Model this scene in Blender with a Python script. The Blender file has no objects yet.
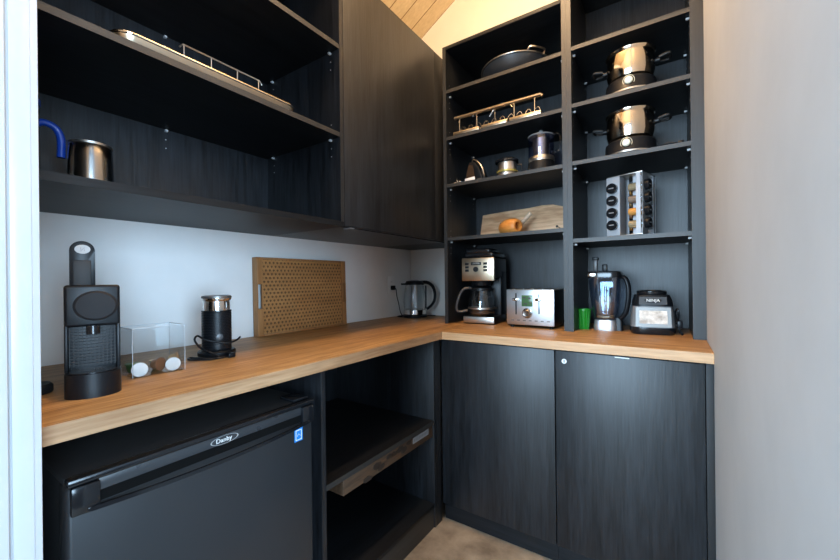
import bpy, bmesh, math, random
from mathutils import Matrix, Vector
random.seed(7)
S = bpy.context.scene
COL = S.collection
PI = math.pi
R = math.radians

# ------------------------------------------------------------------ camera
cam_d = bpy.data.cameras.new('camera'); cam = bpy.data.objects.new('camera', cam_d); COL.objects.link(cam)
cam_d.sensor_fit = 'HORIZONTAL'; cam_d.sensor_width = 36.0
cam_d.lens = 372.43 / 840 * 36.0
cam_d.clip_start = 0.02; cam_d.clip_end = 60
yaw, roll = R(33.8716), R(-0.627)
fw = Vector((-math.sin(yaw), math.cos(yaw), 0)); rt = Vector((math.cos(yaw), math.sin(yaw), 0)); up = rt.cross(fw)
r2 = rt * math.cos(roll) + up * math.sin(roll); u2 = -rt * math.sin(roll) + up * math.cos(roll)
m3 = Matrix((r2, u2, -fw)).transposed()
cam.matrix_world = Matrix.Translation((1.568, -2.2135, 1.157)) @ m3.to_4x4()
S.camera = cam

# ------------------------------------------------------------------ world and lights
S.view_settings.view_transform = 'Standard'
try: S.view_settings.look = 'None'
except Exception: pass
S.view_settings.gamma = 1.0; S.view_settings.use_curve_mapping = False
S.view_settings.exposure = 0.0
W = bpy.data.worlds.new('world'); S.world = W; W.use_nodes = True
wn = W.node_tree.nodes; wl = W.node_tree.links
bg = wn['Background']
tc = wn.new('ShaderNodeTexCoord'); sx = wn.new('ShaderNodeSeparateXYZ'); wr = wn.new('ShaderNodeValToRGB')
wl.new(tc.outputs['Generated'], sx.inputs[0]); wl.new(sx.outputs['Z'], wr.inputs[0])
wr.color_ramp.elements[0].position = 0.46; wr.color_ramp.elements[0].color = (0.10, 0.09, 0.08, 1)
wr.color_ramp.elements[1].position = 0.52; wr.color_ramp.elements[1].color = (0.45, 0.66, 0.92, 1)
mr = wn.new('ShaderNodeMapRange'); mr.inputs[1].default_value = -1; mr.inputs[2].default_value = 1
wl.new(sx.outputs['Z'], mr.inputs[0]); wl.new(mr.outputs[0], wr.inputs[0])
wl.new(wr.outputs[0], bg.inputs[0]); bg.inputs[1].default_value = 1.3

def area(name, loc, target, sx_, sy_, col, power):
    d = bpy.data.lights.new(name, 'AREA'); d.shape = 'RECTANGLE'; d.size = sx_; d.size_y = sy_
    d.color = col; d.energy = power
    o = bpy.data.objects.new(name, d); COL.objects.link(o); o.location = loc
    o.rotation_euler = (Vector(target) - Vector(loc)).to_track_quat('-Z', 'Y').to_euler()
    return o
# daylight from the glazed side of the room in front of the pantry
area('window_daylight', (0.7, -5.2, 1.65), (1.0, -0.8, 1.0), 2.4, 1.9, (0.56, 0.79, 1.0), 350)
area('side_window_daylight', (4.2, -3.1, 1.35), (0.0, -1.7, 1.15), 1.5, 1.9, (0.52, 0.76, 1.0), 225)
# warm ceiling lamp high in the vault
LAMP = (1.08, -1.20, 3.02)
d = bpy.data.lights.new('lamp_bulb', 'POINT'); d.energy = 84; d.color = (1.0, 0.66, 0.37); d.shadow_soft_size = 0.06
lo = bpy.data.objects.new('lamp_bulb', d); COL.objects.link(lo); lo.location = LAMP

# ------------------------------------------------------------------ materials
def pm(name, col, rough=0.5, metal=0.0, **k):
    m = bpy.data.materials.new(name); m.use_nodes = True
    b = m.node_tree.nodes['Principled BSDF']
    b.inputs['Base Color'].default_value = (*col, 1); b.inputs['Roughness'].default_value = rough
    b.inputs['Metallic'].default_value = metal
    for kk, v in k.items():
        n = kk.replace('_', ' ')
        if n in b.inputs: b.inputs[n].default_value = v
    # every surface carries a slight procedural variation in gloss
    N = m.node_tree.nodes; L = m.node_tree.links
    t = N.new('ShaderNodeTexCoord'); no = N.new('ShaderNodeTexNoise'); no.inputs['Scale'].default_value = 14
    mp = N.new('ShaderNodeMapRange'); mp.inputs[3].default_value = max(rough - .03, 0.0); mp.inputs[4].default_value = min(rough + .04, 1)
    L.new(t.outputs['Object'], no.inputs['Vector']); L.new(no.outputs['Fac'], mp.inputs[0]); L.new(mp.outputs[0], b.inputs['Roughness'])
    return m

def grain(name, c1, c2, axis='Z', stretch=22, scale=5, rough=0.5, bump=0.15, detail=8, spec=0.5, fine=None):
    """wood grain running along one axis"""
    m = bpy.data.materials.new(name); m.use_nodes = True
    N = m.node_tree.nodes; L = m.node_tree.links; b = N['Principled BSDF']
    t = N.new('ShaderNodeTexCoord'); mp = N.new('ShaderNodeMapping')
    g = N.new('ShaderNodeNewGeometry')
    s = [stretch] * 3; s['XYZ'.index(axis)] = 1
    mp.inputs['Scale'].default_value = s
    L.new(g.outputs['Position'], mp.inputs['Vector'])
    n1 = N.new('ShaderNodeTexNoise'); n1.inputs['Scale'].default_value = scale * .35; n1.inputs['Detail'].default_value = detail
    n1.inputs['Roughness'].default_value = .65; n1.inputs['Distortion'].default_value = .6
    n2 = N.new('ShaderNodeTexNoise'); n2.inputs['Scale'].default_value = scale * 1.6; n2.inputs['Detail'].default_value = 6
    L.new(mp.outputs[0], n1.inputs['Vector']); L.new(mp.outputs[0], n2.inputs['Vector'])
    mx = N.new('ShaderNodeMix'); mx.inputs[0].default_value = .4
    L.new(n1.outputs['Fac'], mx.inputs[2]); L.new(n2.outputs['Fac'], mx.inputs[3])
    cr = N.new('ShaderNodeValToRGB'); cr.color_ramp.elements[0].position = .38; cr.color_ramp.elements[1].position = .66
    cr.color_ramp.elements[0].color = (*c1, 1); cr.color_ramp.elements[1].color = (*c2, 1)
    L.new(mx.outputs[0], cr.inputs[0]); L.new(cr.outputs[0], b.inputs['Base Color'])
    bp = N.new('ShaderNodeBump'); bp.inputs['Strength'].default_value = bump; bp.inputs['Distance'].default_value = .002
    L.new(mx.outputs[0], bp.inputs['Height']); L.new(bp.outputs[0], b.inputs['Normal'])
    b.inputs['Roughness'].default_value = rough; b.inputs['Specular IOR Level'].default_value = spec
    return m

def mottle(name, c1, c2, scale=3, rough=.6, bump=.05, detail=6, spec=.5, lo_=.35, hi_=.65):
    m = bpy.data.materials.new(name); m.use_nodes = True
    N = m.node_tree.nodes; L = m.node_tree.links; b = N['Principled BSDF']
    g = N.new('ShaderNodeNewGeometry'); n1 = N.new('ShaderNodeTexNoise')
    n1.inputs['Scale'].default_value = scale; n1.inputs['Detail'].default_value = detail; n1.inputs['Roughness'].default_value = .62
    L.new(g.outputs['Position'], n1.inputs['Vector'])
    cr = N.new('ShaderNodeValToRGB'); cr.color_ramp.elements[0].position = lo_; cr.color_ramp.elements[1].position = hi_
    cr.color_ramp.elements[0].color = (*c1, 1); cr.color_ramp.elements[1].color = (*c2, 1)
    L.new(n1.outputs['Fac'], cr.inputs[0]); L.new(cr.outputs[0], b.inputs['Base Color'])
    bp = N.new('ShaderNodeBump'); bp.inputs['Strength'].default_value = bump; bp.inputs['Distance'].default_value = .01
    L.new(n1.outputs['Fac'], bp.inputs['Height']); L.new(bp.outputs[0], b.inputs['Normal'])
    b.inputs['Roughness'].default_value = rough; b.inputs['Specular IOR Level'].default_value = spec
    return m

def glass(name, col=(1, 1, 1), rough=0.0, alpha=.18, metal=0):
    m = bpy.data.materials.new(name); m.use_nodes = True
    N = m.node_tree.nodes; L = m.node_tree.links; N.remove(N['Principled BSDF'])
    out = N['Material Output']; tr = N.new('ShaderNodeBsdfTransparent'); tr.inputs[0].default_value = (*col, 1)
    gl = N.new('ShaderNodeBsdfGlossy'); gl.inputs['Roughness'].default_value = max(rough, .03)
    fr = N.new('ShaderNodeLayerWeight'); fr.inputs['Blend'].default_value = .5
    pw = N.new('ShaderNodeMath'); pw.operation = 'POWER'; pw.inputs[1].default_value = 3.0; L.new(fr.outputs['Facing'], pw.inputs[0])
    no = N.new('ShaderNodeTexNoise'); no.inputs['Scale'].default_value = 9
    sc = N.new('ShaderNodeMath'); sc.operation = 'MULTIPLY_ADD'; sc.inputs[1].default_value = .55; L.new(pw.outputs[0], sc.inputs[0]); sc.inputs[2].default_value = alpha * .3
    ad = N.new('ShaderNodeMath'); ad.operation = 'MULTIPLY_ADD'; ad.inputs[1].default_value = .02
    L.new(no.outputs['Fac'], ad.inputs[0]); L.new(sc.outputs[0], ad.inputs[2])
    mx = N.new('ShaderNodeMixShader'); L.new(ad.outputs[0], mx.inputs[0]); L.new(tr.outputs[0], mx.inputs[1]); L.new(gl.outputs[0], mx.inputs[2])
    L.new(mx.outputs[0], out.inputs[0])
    return m

M = {}
BK1, BK2 = (.0030, .0034, .0042), (.0200, .0225, .0275)
M['black_wood'] = grain('black_woodgrain', BK1, BK2, 'Z', 18, 6, .42, .35, spec=.5, detail=11)
M['black_wood_x_shaded'] = grain('black_woodgrain_x_shaded', (.0025, .003, .0036), (.011, .0125, .016), 'X', 24, 5, .5, .2, spec=.3)  # darker than the upright grain: shade on horizontal boards painted in
M['black_wood_y_shaded'] = grain('black_woodgrain_y_shaded', (.0022, .0026, .0032), (.009, .0105, .013), 'Y', 24, 5, .5, .2, spec=.3)  # same wood, darkened to paint in the unlit shelf tops and undersides
M['edge'] = grain('black_edge_band', (.020, .019, .018), (.036, .034, .032), 'Y', 20, 5, .45, .05)
M['edge_z'] = grain('black_edge_band_z', (.010, .0105, .011), (.022, .023, .025), 'Z', 20, 5, .45, .05)
M['edge_x'] = grain('black_edge_band_x', (.020, .019, .018), (.036, .034, .032), 'X', 20, 5, .45, .05)
M['oak_y'] = grain('oak_worktop_y', (.20, .095, .030), (.53, .30, .122), 'Y', 16, 7, .48, .08, detail=10, spec=.35)
M['oak_x'] = grain('oak_worktop_x', (.21, .10, .034), (.55, .31, .13), 'X', 16, 7, .48, .08, detail=10, spec=.35)
M['oak_edge_y'] = grain('oak_edge_y', (.30, .165, .08), (.52, .335, .19), 'Y', 14, 6, .45, .05)
M['oak_edge_x'] = grain('oak_edge_x', (.48, .27, .13), (.70, .45, .25), 'X', 14, 6, .45, .05)
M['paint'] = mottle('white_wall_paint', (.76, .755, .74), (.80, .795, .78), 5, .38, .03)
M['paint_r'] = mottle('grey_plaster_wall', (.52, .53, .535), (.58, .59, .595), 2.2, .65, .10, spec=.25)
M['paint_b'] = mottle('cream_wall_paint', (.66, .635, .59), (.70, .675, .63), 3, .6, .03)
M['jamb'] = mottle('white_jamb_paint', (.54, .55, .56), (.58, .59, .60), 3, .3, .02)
M['floor'] = mottle('polished_concrete', (.20, .155, .11), (.42, .34, .25), 7, .45, .05, detail=10)
M['steel'] = pm('brushed_steel', (.56, .53, .49), .33, 1.0)
M['palesteel'] = pm('pale_steel', (.50, .50, .52), .40, .8)
M['steelblue'] = pm('satin_steel', (.60, .63, .66), .34, 1.0)
M['warmsteel'] = pm('warm_steel', (.58, .47, .34), .30, 1.0)
M['darkchrome'] = pm('dark_chrome', (.42, .39, .36), .18, 1.0)
M['bronze'] = pm('bronze_plate', (.06, .035, .02), .45, .4)
M['chrome'] = pm('chrome', (.72, .70, .67), .10, 1.0)
M['potsteel'] = pm('pot_steel', (.66, .58, .48), .09, 1.0)
M['bplastic'] = pm('black_plastic', (.005, .006, .008), .38, Specular_IOR_Level=.28)
M['mblack'] = pm('matte_black', (.012, .012, .013), .6)
M['gblack'] = pm('gloss_black', (.008, .009, .011), .15)
M['fridge'] = pm('fridge_black', (.017, .019, .022), .36)
M['fridge_band'] = pm('fridge_band', (.034, .036, .040), .28)
M['foil'] = pm('white_foil', (.60, .60, .58), .5)
M['gap_shade'] = pm('shade_black', (.003, .003, .003), .8, Specular_IOR_Level=.1)  # painted shade below the fridge's recess band
M['gunmetal'] = pm('gunmetal', (.20, .19, .18), .38, .8)
M['cover_grey'] = pm('cover_grey', (.020, .020, .022), .65, Specular_IOR_Level=.2)
M['pin'] = pm('shelf_pin_plastic', (.50, .50, .50), .4)
M['handle_grey'] = pm('handle_grey', (.055, .055, .058), .35)
M['white'] = pm('white_plastic', (.82, .82, .80), .4)
M['acr_highlight'] = pm('acrylic_edge_highlight', (.50, .55, .60), .2)  # pale opaque colour, paints highlights along the clear box edges
M['badge'] = pm('grey_badge', (.38, .38, .38), .5)
M['panel_reflection'] = mottle('warm_reflection', (.34, .27, .21), (.80, .72, .63), 22, .35, .0, detail=3)  # beige mottle paints a reflection onto the motor base panel
M['grey'] = pm('grey_plastic', (.18, .18, .185), .45)
M['blue'] = pm('blue_plastic', (.010, .055, .36), .3)
M['green'] = pm('green_plastic', (.008, .20, .014), .3)
M['lcd'] = pm('green_display', (.055, .14, .06), .2)
M['glass'] = glass('clear_glass', (.965, .98, .985))
M['acrylic'] = glass('clear_acrylic', (.975, .985, .99), 0, .10)
M['blueglass'] = glass('blue_glass', (.80, .83, .96), 0, .25)
M['smoke'] = glass('smoky_glass', (.80, .86, .93), 0, .5)
M['pan'] = pm('grey_pan', (.10, .105, .115), .35, .7)
M['brown'] = pm('brown_capsule', (.16, .07, .035), .4)
M['gcap'] = pm('green_capsule', (.06, .16, .05), .4)
M['dcap'] = pm('dark_capsule', (.03, .03, .035), .35)
M['gold'] = pm('gold_capsule', (.55, .38, .20), .35, .5)
M['frame_wood'] = grain('tray_frame_wood', (.26, .11, .035), (.42, .20, .07), 'Z', 12, 6, .5, .08)
M['cane'] = grain('cane_strip', (.33, .145, .045), (.48, .235, .078), 'Y', 8, 8, .55, .05)
M['caneback'] = grain('cane_backing', (.10, .04, .012), (.16, .07, .02), 'Y', 8, 8, .6, .05)
M['board'] = grain('pale_board_wood', (.46, .24, .12), (.92, .60, .36), 'X', 7, 7, .6, .1, detail=10)
M['orange'] = grain('orange_wood', (.50, .17, .03), (.78, .34, .08), 'X', 6, 9, .45, .05)
M['palewood'] = grain('pale_stick_wood', (.60, .42, .28), (.80, .60, .43), 'X', 6, 9, .55, .05)
M['crate'] = grain('brown_drawer_wood', (.055, .028, .014), (.115, .063, .033), 'Y', 10, 8, .6, .08)
M['dbrown'] = pm('dark_brown', (.03, .018, .012), .6)
M['spice'] = [pm('spice_' + n, c, .7) for n, c in (('turmeric', (.60, .26, .05)), ('paprika', (.45, .20, .10)), ('pepper', (.20, .14, .10)), ('ginger', (.62, .34, .12)), ('herb', (.30, .22, .12)))]
M['dial'] = pm('cream_dial', (.62, .62, .50), .35)
M['amber'] = pm('amber_band', (.45, .40, .12), .3, .6)
M['elabel'] = pm('blue_label', (.01, .22, .70), .4)

def plank_mat():
    m = grain('pine_ceiling_planks', (.66, .52, .31), (.80, .66, .44), 'X', 14, 4, .5, .05)
    N = m.node_tree.nodes; L = m.node_tree.links; b = N['Principled BSDF']
    g = N.new('ShaderNodeNewGeometry'); s = N.new('ShaderNodeSeparateXYZ'); L.new(g.outputs['Position'], s.inputs[0])
    w = N.new('ShaderNodeMath'); w.operation = 'PINGPONG'; w.inputs[1].default_value = .06
    L.new(s.outputs['Y'], w.inputs[0])
    c = N.new('ShaderNodeMath'); c.operation = 'LESS_THAN'; c.inputs[1].default_value = .0028; L.new(w.outputs[0], c.inputs[0])
    mx = N.new('ShaderNodeMix'); mx.data_type = 'RGBA'; mx.inputs[7].default_value = (.22, .10, .035, 1)
    src = b.inputs['Base Color'].links[0].from_socket
    L.new(c.outputs[0], mx.inputs[0]); L.new(src, mx.inputs[6]); L.new(mx.outputs[2], b.inputs['Base Color'])
    return m
M['planks'] = plank_mat()

# ------------------------------------------------------------------ mesh helpers
_hole = {}
def hole(t, loc, ax, mat):
    if ax not in _hole:
        o = MB().cyl((0, 0, 0), .0022, .0006, ax, 8).build('pin_hole', mat, t); _hole[ax] = o
    else:
        o = _hole[ax].copy(); COL.objects.link(o); o.parent = t
    o.location = loc
    return o

class MB:
    def __init__(s): s.b = bmesh.new(); s.T = Matrix.Identity(4)
    def _add(s, f):
        n = len(s.b.verts); f(); s.b.verts.ensure_lookup_table()
        for v in s.b.verts[n:]: v.co = s.T @ v.co
        return s
    def box(s, x0, x1, y0, y1, z0, z1, bev=0, seg=2):
        t = bmesh.new(); bmesh.ops.create_cube(t, size=1)
        for v in t.verts: v.co = Vector(((x0 + x1) / 2 + v.co.x * (x1 - x0), (y0 + y1) / 2 + v.co.y * (y1 - y0), (z0 + z1) / 2 + v.co.z * (z1 - z0)))
        if bev: bmesh.ops.bevel(t, geom=t.edges[:], offset=bev, segments=seg, profile=.5, affect='EDGES')
        return s.join(t)
    def join(s, t):
        t.verts.ensure_lookup_table(); mp = {}
        for v in t.verts: mp[v] = s.b.verts.new(s.T @ v.co)
        for f in t.faces:
            try: s.b.faces.new([mp[v] for v in f.verts])
            except ValueError: pass
        t.free(); return s
    def lathe(s, prof, n=40, c=(0, 0, 0), close=False, sq=None):
        """prof: list of (r,z); spins about z through c"""
        t = bmesh.new(); rings = []
        for r, z in prof:
            if r < 1e-6: rings.append([t.verts.new((c[0], c[1], c[2] + z))])
            else: rings.append([t.verts.new((c[0] + r * math.cos(2 * PI * i / n), c[1] + r * math.sin(2 * PI * i / n), c[2] + z)) for i in range(n)])
        prs = list(zip(rings, rings[1:])) + ([(rings[-1], rings[0])] if close else [])
        for a, b_ in prs:
            for i in range(n):
                j = (i + 1) % n
                if len(a) == 1 and len(b_) == 1: continue
                if len(a) == 1: t.faces.new((a[0], b_[j], b_[i]))
                elif len(b_) == 1: t.faces.new((a[i], a[j], b_[0]))
                else: t.faces.new((a[i], a[j], b_[j], b_[i]))
        return s.join(t)
    def cyl(s, c, r, h, axis='z', n=32, bev=0):
        p = [(0, 0), (r - bev, 0), (r, bev), (r, h - bev), (r - bev, h), (0, h)] if bev else [(0, 0), (r, 0), (r, h), (0, h)]
        T0 = s.T
        rot = {'z': Matrix.Identity(4), 'x': Matrix.Rotation(PI / 2, 4, 'Y'), 'y': Matrix.Rotation(-PI / 2, 4, 'X')}[axis]
        s.T = T0 @ Matrix.Translation(c) @ rot; s.lathe(p, n); s.T = T0; return s
    def tube(s, pts, r, n=10, cyc=False, smooth=0, flat=1):
        P = [Vector(p) for p in pts]
        if smooth:
            Q = []; N_ = len(P); rng = range(N_ if cyc else N_ - 1)
            for i in rng:
                p0 = P[(i - 1) % N_] if (cyc or i) else P[0]; p1 = P[i]; p2 = P[(i + 1) % N_]; p3 = P[(i + 2) % N_] if (cyc or i + 2 < N_) else P[-1]
                for k in range(smooth):
                    u = k / smooth
                    Q.append(.5 * ((2 * p1) + (-p0 + p2) * u + (2 * p0 - 5 * p1 + 4 * p2 - p3) * u * u + (-p0 + 3 * p1 - 3 * p2 + p3) * u ** 3))
            if not cyc: Q.append(P[-1])
            P = Q
        t = bmesh.new(); rings = []; K = len(P); ref = None
        for i, p in enumerate(P):
            a = P[(i - 1) % K] if (cyc or i) else P[0]; b_ = P[(i + 1) % K] if (cyc or i < K - 1) else P[-1]
            d_ = (b_ - a).normalized()
            if ref is None: ref = Vector((0, 0, 1)) if abs(d_.z) < .9 else Vector((1, 0, 0))
            u = (ref - d_ * ref.dot(d_)).normalized(); v = d_.cross(u); ref = u
            rr = r[i] if isinstance(r, (list, tuple)) and len(r) == K else (r if not isinstance(r, (list, tuple)) else r[0] + (r[-1] - r[0]) * i / (K - 1))
            rings.append([t.verts.new(p + rr * (math.cos(2 * PI * j / n) * u * flat + math.sin(2 * PI * j / n) * v)) for j in range(n)])
        for i in range(K if cyc else K - 1):
            A, B = rings[i], rings[(i + 1) % K]
            for j in range(n): t.faces.new((A[j], A[(j + 1) % n], B[(j + 1) % n], B[j]))
        if not cyc: t.faces.new(rings[0]); t.faces.new(rings[-1])
        return s.join(t)
    def prism(s, poly, a0, a1, axis='z', bev=0):
        """poly in the two remaining axes (x,y)->(y,z)->(x,z), extruded between a0 and a1"""
        t = bmesh.new()
        def mk(p, a): return {'z': (p[0], p[1], a), 'x': (a, p[0], p[1]), 'y': (p[0], a, p[1])}[axis]
        A = [t.verts.new(mk(p, a0)) for p in poly]; B = [t.verts.new(mk(p, a1)) for p in poly]
        t.faces.new(A); t.faces.new(B[::-1])
        for i in range(len(poly)):
            j = (i + 1) % len(poly); t.faces.new((A[i], B[i], B[j], A[j]))
        if bev: bmesh.ops.bevel(t, geom=t.edges[:], offset=bev, segments=2, profile=.5, affect='EDGES')
        return s.join(t)
    def sphere(s, c, r, sc=(1, 1, 1), u=24, v=16):
        t = bmesh.new(); bmesh.ops.create_uvsphere(t, u_segments=u, v_segments=v, radius=r)
        for q in t.verts: q.co = Vector((c[0] + q.co.x * sc[0], c[1] + q.co.y * sc[1], c[2] + q.co.z * sc[2]))
        return s.join(t)
    def build(s, name, mat, parent=None, ang=35):
        bmesh.ops.recalc_face_normals(s.b, faces=s.b.faces[:])
        me = bpy.data.meshes.new(name); s.b.to_mesh(me); s.b.free()
        me.polygons.foreach_set('use_smooth', [True] * len(me.polygons))
        me.set_sharp_from_angle(angle=R(ang))
        me.materials.append(M[mat] if isinstance(mat, str) else mat)
        o = bpy.data.objects.new(name, me); COL.objects.link(o)
        if parent: o.parent = parent
        return o

def tag(o, label=None, cat=None, group=None, kind=None):
    if label: o['label'] = label
    if cat: o['category'] = cat
    if group: o['group'] = group
    if kind: o['kind'] = kind
    return o
def thing(name, label, cat, loc=(0, 0, 0), rz=0, group=None, rot=None):
    o = bpy.data.objects.new(name, None); COL.objects.link(o); o.empty_display_size = .05
    o.location = loc; o.rotation_euler = rot or (0, 0, rz)
    return tag(o, label, cat, group)
def kids(o): return [c for c in bpy.data.objects if c.parent == o]
def copy_tree(o, parent=None):
    ch = kids(o); c = o.copy(); COL.objects.link(c)
    if parent: c.parent = parent
    for k in ch: copy_tree(k, c)
    return c
def struct(name, mb, mat, label):
    return tag(mb.build(name, mat), label, None, None, 'structure')
def text_obj(body, size, name, mat, parent, Mx, depth=.0006, sx_=1.0):
    cu = bpy.data.curves.new(name, 'FONT'); cu.body = body; cu.size = size; cu.extrude = depth; cu.align_x = 'CENTER'; cu.align_y = 'CENTER'
    to = bpy.data.objects.new(name + '_tmp', cu); COL.objects.link(to)
    dg = bpy.context.evaluated_depsgraph_get(); me = bpy.data.meshes.new_from_object(to.evaluated_get(dg))
    bpy.data.objects.remove(to); bpy.data.curves.remove(cu)
    me.transform(Mx @ Matrix.Diagonal((sx_, 1, 1, 1))); me.materials.clear(); me.materials.append(M[mat])
    me.name = name; o = bpy.data.objects.new(name, me); COL.objects.link(o); o.parent = parent
    return o
def face_mx(loc, right, upv):
    r_ = Vector(right).normalized(); u_ = Vector(upv).normalized(); n_ = r_.cross(u_)
    m = Matrix((r_, u_, n_)).transposed().to_4x4(); m.translation = Vector(loc); return m

# ------------------------------------------------------------------ dimensions
WR = 1.6854          # right wall
CF, CB = .6675, -.6909   # worktop fronts
H, HT = .91, .8755       # worktop top and underside
TD = -.3898          # tower front
UD = .4879           # wall cabinet front
ZU, ZTOP = 1.374, 2.432
def ceil_z(x): return 2.803 + .583 * x

# ------------------------------------------------------------------ setting
struct('floor', MB().box(-.1, WR + .1, -4.2, .1, -.08, 0), 'floor', 'mottled tan concrete floor')
struct('wall_left', MB().prism([(-.1, 0), (0, 0), (0, ceil_z(0)), (-.1, ceil_z(-.1))], -2.055, .1, 'y'), 'paint', 'white painted wall behind the long worktop')
struct('wall_back', MB().prism([(0, 0), (WR, 0), (WR, ceil_z(WR)), (0, ceil_z(0))], 0, .1, 'y'), 'paint_b', 'cream wall behind the shelving tower')
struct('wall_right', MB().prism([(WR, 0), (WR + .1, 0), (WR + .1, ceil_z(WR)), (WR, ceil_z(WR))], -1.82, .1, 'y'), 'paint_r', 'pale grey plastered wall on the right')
struct('wall_front', MB().prism([(-.1, 0), (.685, 0), (.685, 2.25), (WR, 2.25), (WR, ceil_z(WR)), (-.1, ceil_z(-.1))], -2.18, -2.056, 'y'), 'paint', 'wall with the pantry doorway')
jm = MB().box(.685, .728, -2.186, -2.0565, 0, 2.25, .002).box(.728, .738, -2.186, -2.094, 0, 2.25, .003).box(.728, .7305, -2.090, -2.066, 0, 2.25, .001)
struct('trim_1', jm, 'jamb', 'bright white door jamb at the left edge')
struct('ceiling', MB().prism([(-.1, ceil_z(-.1)), (WR + .1, ceil_z(WR + .1)), (WR + .1, ceil_z(WR + .1) + .05), (-.1, ceil_z(-.1) + .05)], -2.3, .1, 'y'), 'planks', 'sloping pine plank ceiling')

# ------------------------------------------------------------------ warm lamp in the vault (above the frame)
lt = thing('ceiling_light', 'warm glass globe lamp hanging from the plank ceiling', 'lamp', (LAMP[0], LAMP[1], ceil_z(LAMP[0])))
dz = LAMP[2] - ceil_z(LAMP[0])
MB().lathe([(0, -.001), (.05, -.001), (.05, -.03), (.012, -.04), (0, -.04)], 24).build('ceiling_rose', 'white', lt)
MB().tube([(0, 0, -.03), (0, 0, dz + .09)], .004).build('cord', 'mblack', lt)
MB().lathe([(0, dz + .095), (.03, dz + .095), (.03, dz + .075), (0, dz + .075)], 24).build('socket', 'mblack', lt)
MB().sphere((0, 0, dz), .075).build('glass_globe', 'glass', lt)

# ------------------------------------------------------------------ worktops
def worktop(name, label, parts):
    t = thing(name, label, 'worktop', (0, 0, 0))
    return t
t = thing('worktop', 'long oak worktop on the left run over the black mini fridge', 'worktop', (0, 0, HT))
MB().box(.001, CF - .002, -2.054, -.001, 0, H - HT, .001).build('board', 'oak_y', t)
MB().box(CF - .002, CF, -2.054, CB - .001, 0, H - HT - .0005).build('edge_band', 'oak_edge_y', t)
t = thing('worktop', 'short oak worktop on the back run over the two black doors', 'worktop', (0, 0, HT))
MB().box(CF - .0015, WR - .001, CB + .002, -.001, 0, H - HT, .001).build('board', 'oak_x', t)
MB().box(CF, WR - .001, CB, CB + .002, 0, H - HT - .0005).build('edge_band', 'oak_edge_x', t)

# ------------------------------------------------------------------ base cabinets, back run
def pin(t, x, y, z, ax):
    b = MB(); b.cyl((x, y, z), .0035, .008 * 1, ax, 10); b.box(x - .004 if ax == 'y' else min(x, x + .008), x + .004 if ax == 'y' else max(x, x + .008), y - .004, y + .004, z + .002, z + .0055)
    return b
fy = CB + .02
def door_cab(x0, x1, label, lock):
    t = thing('base_cabinet', label, 'cabinet', (x0, 0, 0))
    w = x1 - x0
    b = MB(); b.box(0, .018, fy + .021, 0, .09, HT - .001); b.box(w - .018, w, fy + .021, 0, .09, HT - .001)
    b.box(.018, w - .018, fy + .021, 0, .09, .108); b.box(.018, w - .018, -.012, 0, .108, HT - .001); b.box(.018, w - .018, fy + .021, fy + .12, HT - .02, HT - .001)
    b.build('carcass', 'black_wood', t)
    d_ = MB().box(.0015, w - .0015, fy, fy + .019, .085, HT - .0075, .0012).build('door', 'black_wood', t)
    MB().box(0, w, -.645, -.63, 0, .0895).build('plinth', 'black_wood_x_shaded', t)
    if lock:
        k = MB().cyl((.036, fy + .001, .829), .0095, -.004, 'y', 24, 0).build('lock', 'white', d_)
        MB().box(.0345, .0375, fy - .0036, fy - .0028, .824, .834).build('keyhole', 'mblack', d_)
        MB().box(.215, .262, fy - .0025, fy + .001, HT - .013, HT - .0095).build('catch', 'white', d_)
    return t
door_cab(.6505, 1.180, 'black woodgrain base cabinet with plain door in the corner', False)
door_cab(1.181, 1.6625, 'black woodgrain base cabinet with a round lock on its door', True)
tag(MB().box(1.6635, WR - .0005, fy + .003, fy + .021, 0, HT - .001, .0008).build('filler_panel', 'mblack'), 'narrow black filler strip between lock door and right wall', 'panel')

# ------------------------------------------------------------------ open base cabinet, left run
XF = .648
t = thing('open_base_cabinet', 'black open base unit with one shelf beside the mini fridge', 'cabinet', (0, 0, 0))
b = MB().box(.002, XF, -1.412, -1.394, 0, HT - .001, .0006); b.build('side_panel', 'black_wood', t)
MB().box(.002, XF, -.738, -.7205, 0, HT - .001, .0006).build('side_panel', 'black_wood', t)
MB().box(XF - .02, XF + .0, -.7200, CB + .0195, 0, HT - .001, .0006).build('filler', 'black_wood', t)
MB().box(.002, .010, -1.3935, -.7385, .10, HT - .001).build('back_panel', 'black_wood', t)
o = MB().box(.0105, XF - .0025, -1.3935, -.7385, .482, .500).build('shelf', 'black_wood_y_shaded', t)
MB().box(XF - .0025, XF - .001, -1.3935, -.7385, .482, .500).build('edge_band', 'edge', o)
MB().box(.0105, XF - .002, -1.3935, -.7385, .095, .113, .0006).build('bottom_panel', 'black_wood_y_shaded', t)
MB().box(.625, XF - .006, -1.3935, -.7385, .0, .0945).build('plinth', 'edge', t)  # lighter edge tone paints warm reflected light onto the plinth
dr = MB()
dr.box(.628, .640, -1.312, -.7395, .424, .478, .001); dr.box(.12, .628, -1.312, -1.300, .424, .478); dr.box(.12, .628, -1.300, -.7395, .424, .429); dr.box(.12, .132, -1.3, -.7395, .429, .478)
dr.box(.14, .20, -1.28, -.76, .478, .4815); dr.box(.54, .60, -1.28, -.76, .478, .4815)
dro = dr.build('drawer', 'crate', t)
b = MB()
for (y, z, s_) in ((-1.14, .455, .022), (-1.115, .442, .018), (-1.06, .462, .016), (-1.035, .458, .016), (-.995, .462, .018), (-.965, .452, .02), (-.93, .466, .014), (-1.19, .425, .02)):
    pts = [(y + 1.5 * s_ * math.cos(a) * random.uniform(.6, 1.15), z + .8 * s_ * math.sin(a) * random.uniform(.55, 1.0)) for a in [i * PI / 4 for i in range(8)]]
    pts = [(p[0], min(max(p[1], .4195), .4775)) for p in pts]
    MB().prism(pts, .6395, .6412, 'x').build('cutout', 'dbrown', dro)
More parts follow.
